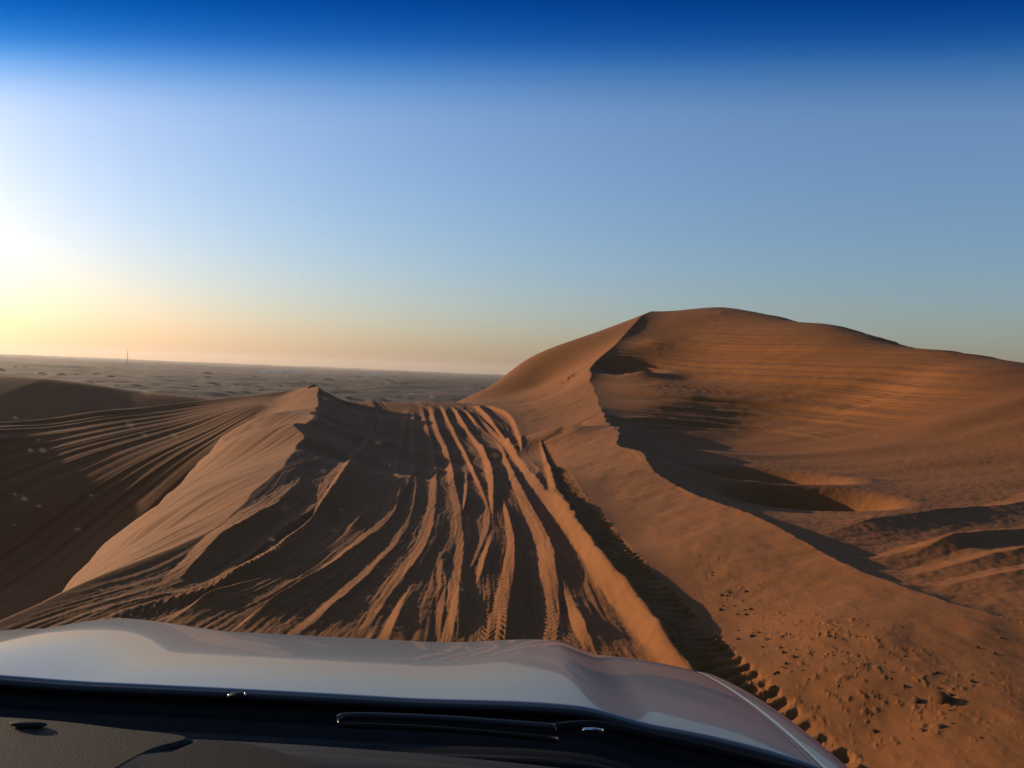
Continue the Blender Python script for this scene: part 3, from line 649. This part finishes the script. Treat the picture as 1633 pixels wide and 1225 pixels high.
# windscreen: clear pane with a blue shade band at its top
def ws(uu, t): # t 0 at the base, 1 at the roof
    y0 = 1.02 - .67 * t - .09 * (uu / .8) ** 2; return y0, -.50 + .86 * t
M_clear = bpy.data.materials.new('clear_windscreen_glass'); n = nodes(M_clear)
o_ = n.nodes.new('ShaderNodeOutputMaterial'); tb = n.nodes.new('ShaderNodeBsdfTransparent'); tb.inputs[0].default_value = (.97, .97, .97, 1); n.links.new(tb.outputs[0], o_.inputs[0])
TB0 = .757
s_, t_ = np.meshgrid(np.linspace(-.80, .80, 60), np.linspace(0, TB0, 30)); a, b = ws(s_, t_)
gl = car_grid('windshield', s_, a, b, M_clear, car)
s_, t_ = np.meshgrid(np.linspace(-.80, .80, 60), np.linspace(TB0, 1.03, 40)); a, b = ws(s_, t_)
M_band = bpy.data.materials.new('blue_shade_band_glass'); n = nodes(M_band); N = n.nodes.new
o_ = N('ShaderNodeOutputMaterial'); tb = N('ShaderNodeBsdfTransparent'); at = N('ShaderNodeAttribute'); at.attribute_name = 'band'
rp = N('ShaderNodeValToRGB'); n.links.new(at.outputs['Fac'], rp.inputs[0]); n.links.new(rp.outputs[0], tb.inputs[0]); n.links.new(tb.outputs[0], o_.inputs[0])
cr = rp.color_ramp; cr.interpolation = 'B_SPLINE'
cr.elements[0].position = 0; cr.elements[0].color = (.97, .97, .97, 1)
cr.elements[1].position = 1; cr.elements[1].color = (.0, .09, .36, 1)
for p_, c_ in ((.16, (.90, .95, .97)), (.36, (.30, .62, .86)), (.52, (.04, .33, .70)), (.74, (.0, .17, .50))): e_ = cr.elements.new(p_); e_.color = (*c_, 1)
grid_mesh('shade_band', np.stack([s_, a, b + Z0], -1), M_band, gl, attrs={'band': (t_ - TB0) / (.85 - TB0)})
# faint dust spots sitting on the outside of the glass
M_dust = bpy.data.materials.new('windscreen_dust'); n = nodes(M_dust); N = n.nodes.new
o_ = N('ShaderNodeOutputMaterial'); mx = N('ShaderNodeMixShader'); tb = N('ShaderNodeBsdfTransparent'); df = N('ShaderNodeBsdfTranslucent'); df.inputs[0].default_value = (.8, .74, .62, 1)
at = N('ShaderNodeAttribute'); at.attribute_name = 'spot'; n.links.new(at.outputs['Fac'], mx.inputs[0]); n.links.new(tb.outputs[0], mx.inputs[1]); n.links.new(df.outputs[0], mx.inputs[2]); n.links.new(mx.outputs[0], o_.inputs[0])
V = []; Fc = []; SP = []; rd = random.Random(5)
for k in range(70):
    px = 20 + 800 * rd.random() ** 1.4 if k < 52 else rd.uniform(300, 1600); py = rd.uniform(590, 960) if k < 52 else rd.uniform(420, 900)
    d = Vector(ray(px, py)); uu = 0; t = .3
    for _ in range(30):                       # the point of the glass this direction meets
        y0, z0 = ws((d[0] / d[1]) * (1.02 - .67 * t) - XC, t); t += .5 * ((d[2] / d[1]) * y0 - z0) / .86
    y0, z0 = ws((d[0] / d[1]) * y0 - XC, t); c = Vector((d[0] / d[1] * y0 - XC, y0 + .002, z0 + Z0 + .002))
    r_ = rd.uniform(.002, .005); st = rd.uniform(.01, .045) * (1.6 if px < 500 else 1); i0 = len(V); V.append(c); SP.append(st)
    for q in range(12):
        a = 2 * math.pi * q / 12; rr_ = r_ * rd.uniform(.8, 1.2); V.append(c + Vector((rr_ * math.cos(a), -.61 * rr_ * math.sin(a), .79 * rr_ * math.sin(a)))); SP.append(0.0)
    for q in range(12): Fc.append((i0, i0 + 1 + q, i0 + 1 + (q + 1) % 12))
du = mesh_obj('dust_specks', V, Fc, M_dust, gl); du['kind'] = 'stuff'
a_ = du.data.attributes.new('spot', 'FLOAT', 'POINT'); a_.data.foreach_set('value', SP)
# dashboard
s_, t_ = np.meshgrid(np.linspace(-.78, .78, 60), np.linspace(0, 1, 30)); yy = 1.0 - .10 * (s_ / .8) ** 2 - t_ * .62
zz = -.505 + .055 * sstep(0, .25, t_) - .02 * t_ ** 2
ds = car_grid('dashboard', s_, yy, zz, M_trim, car, solid=.02)
def pad(name, poly, zc, mat, thick=.02, lab=None):
    Pp = catmull([(a, b, 0) for a, b in poly], 5)[:-1][::-1]; top = [cp(a, b, zc) for a, b, _ in Pp]; n_ = len(top)
    cx = sum(p[0] for p in top) / n_; cy = sum(p[1] for p in top) / n_
    V = list(top) + [(p[0] + (p[0] - cx) * .0, p[1], p[2] - thick) for p in top]; ins = [(cx + (p[0] - cx) * .93, cy + (p[1] - cy) * .93, p[2] + .004) for p in top]; V += ins
    Fc = [(i, (i + 1) % n_, n_ + (i + 1) % n_, n_ + i) for i in range(n_)] + [(2 * n_ + i, 2 * n_ + (i + 1) % n_, (i + 1) % n_, i) for i in range(n_)] + [tuple(range(2 * n_, 3 * n_))]
    return mesh_obj(name, V, Fc, mat, ds, smooth=False)
pad('dash_pad', [(-160, 1138), (-40, 1144), (90, 1153), (200, 1166), (308, 1180), (250, 1200), (190, 1232), (100, 1290), (-160, 1290)], -.435, M_dash)
pad('dash_pad', [(318, 1181), (400, 1189), (460, 1205), (505, 1226), (560, 1290), (330, 1300), (110, 1300), (200, 1238), (262, 1203)], -.435, M_dash2)
c = cp(45, 1155, -.428); blob('trim_clip', c, (.022, .006, .0035), M_dash2, ds)
# cabin shell: pillars, roof, doors, tail
for sg in (-1, 1):
    C = [(sg * .91, .86, Z0 - .54), (sg * .94, .60, Z0 - .17), (sg * .86, .34, Z0 + .22), (sg * .78, .14, Z0 + .34)]
    tube('windscreen_pillar', [tuple(q) for q in catmull(C, 5)], .035, M_paint, car)
    for yy0 in (-.75, -1.9): tube('door_pillar', [(sg * .86, yy0, Z0 - .5), (sg * .74, yy0 - .05, Z0 + .34)], .04, M_paint, car)
    th, t_ = np.meshgrid(np.linspace(0, 1, 16), np.linspace(0, 1, 30)); U = sg * (.86 + .09 * np.sin(th * math.pi)); 
    car_grid('door_panel', U, .95 - t_ * 3.3, -.52 - th * .72, M_paint, car, solid=.02)
    for wy in (1.72, -1.55):
        e_ = bpy.data.objects.new('wheel', None); scene.collection.objects.link(e_); e_.parent = car; gz = ground_z(XC + sg * .80, wy); rw = .38; e_.location = (sg * .80, wy, gz + rw - .03)
        def disc(name, prof, mat, par):
            V = []; Fc = []; n_ = 40; m_ = len(prof)
            for k in range(n_):
                t = 2 * math.pi * k / n_
                for r_, x_ in prof: V.append((x_ * sg, r_ * math.cos(t), r_ * math.sin(t)))
            for k in range(n_):
                for j in range(m_ - 1): a_ = k * m_ + j; b_ = ((k + 1) % n_) * m_ + j; Fc.append((a_, b_, b_ + 1, a_ + 1))
            return mesh_obj(name, V, Fc, mat, par)
        disc('tyre', [(.22, -.12), (.34, -.13), (.378, -.10), (.38, 0), (.378, .10), (.34, .13), (.22, .12)], M_tyre, e_)
        disc('rim', [(.22, -.11), (.215, .05), (.18, .06), (.08, .10), (.0, .10)], M_rim, e_)
s_, t_ = np.meshgrid(np.linspace(-.80, .80, 40), np.linspace(0, 1, 40)); car_grid('roof', s_, .17 - t_ * 2.6, .37 + .05 * np.sin(t_ * math.pi) - .08 * np.abs(s_ / .8) ** 4, M_paint, car, solid=.03)
s_, t_ = np.meshgrid(np.linspace(-.90, .90, 30), np.linspace(0, 1, 20)); car_grid('tailgate', s_, -2.42 + 0 * s_, .36 - 1.6 * t_ , M_paint, car, solid=.03)
s_, t_ = np.meshgrid(np.linspace(-.88, .88, 30), np.linspace(0, 1, 20)); car_grid('front_bumper', s_, 2.27 - .22 * (s_ / .88) ** 4 + .06 * np.sin(t_ * math.pi), -.86 - .44 * t_, M_paint, car, solid=.03)
for sg in (-1, 1): blob('headlamp', (sg * .68, 2.10, Z0 - .93), (.15, .10, .06), M_lamp, car)

# ------------------------------------------------------------------ haze
M_haze = bpy.data.materials.new('desert_haze'); n = nodes(M_haze); o_ = n.nodes.new('ShaderNodeOutputMaterial'); v = n.nodes.new('ShaderNodeVolumePrincipled')
v.inputs['Color'].default_value = (.70, .66, .64, 1); v.inputs['Density'].default_value = 0.6e-4; v.inputs['Anisotropy'].default_value = .4
n.links.new(v.outputs[0], o_.inputs['Volume'])
L = 14500; zb_, zt_ = -52, 110
V = [(sx * L, sy * L, zq) for zq in (zb_, zt_) for sx, sy in ((-1, -1), (1, -1), (1, 1), (-1, 1))]
hz_ = mesh_obj('haze', V, [(0, 3, 2, 1), (4, 5, 6, 7), (0, 1, 5, 4), (1, 2, 6, 5), (2, 3, 7, 6), (3, 0, 4, 7)], M_haze, smooth=False)
tag(hz_, 'thin dusty desert haze over the far plain', 'haze', kind='stuff')
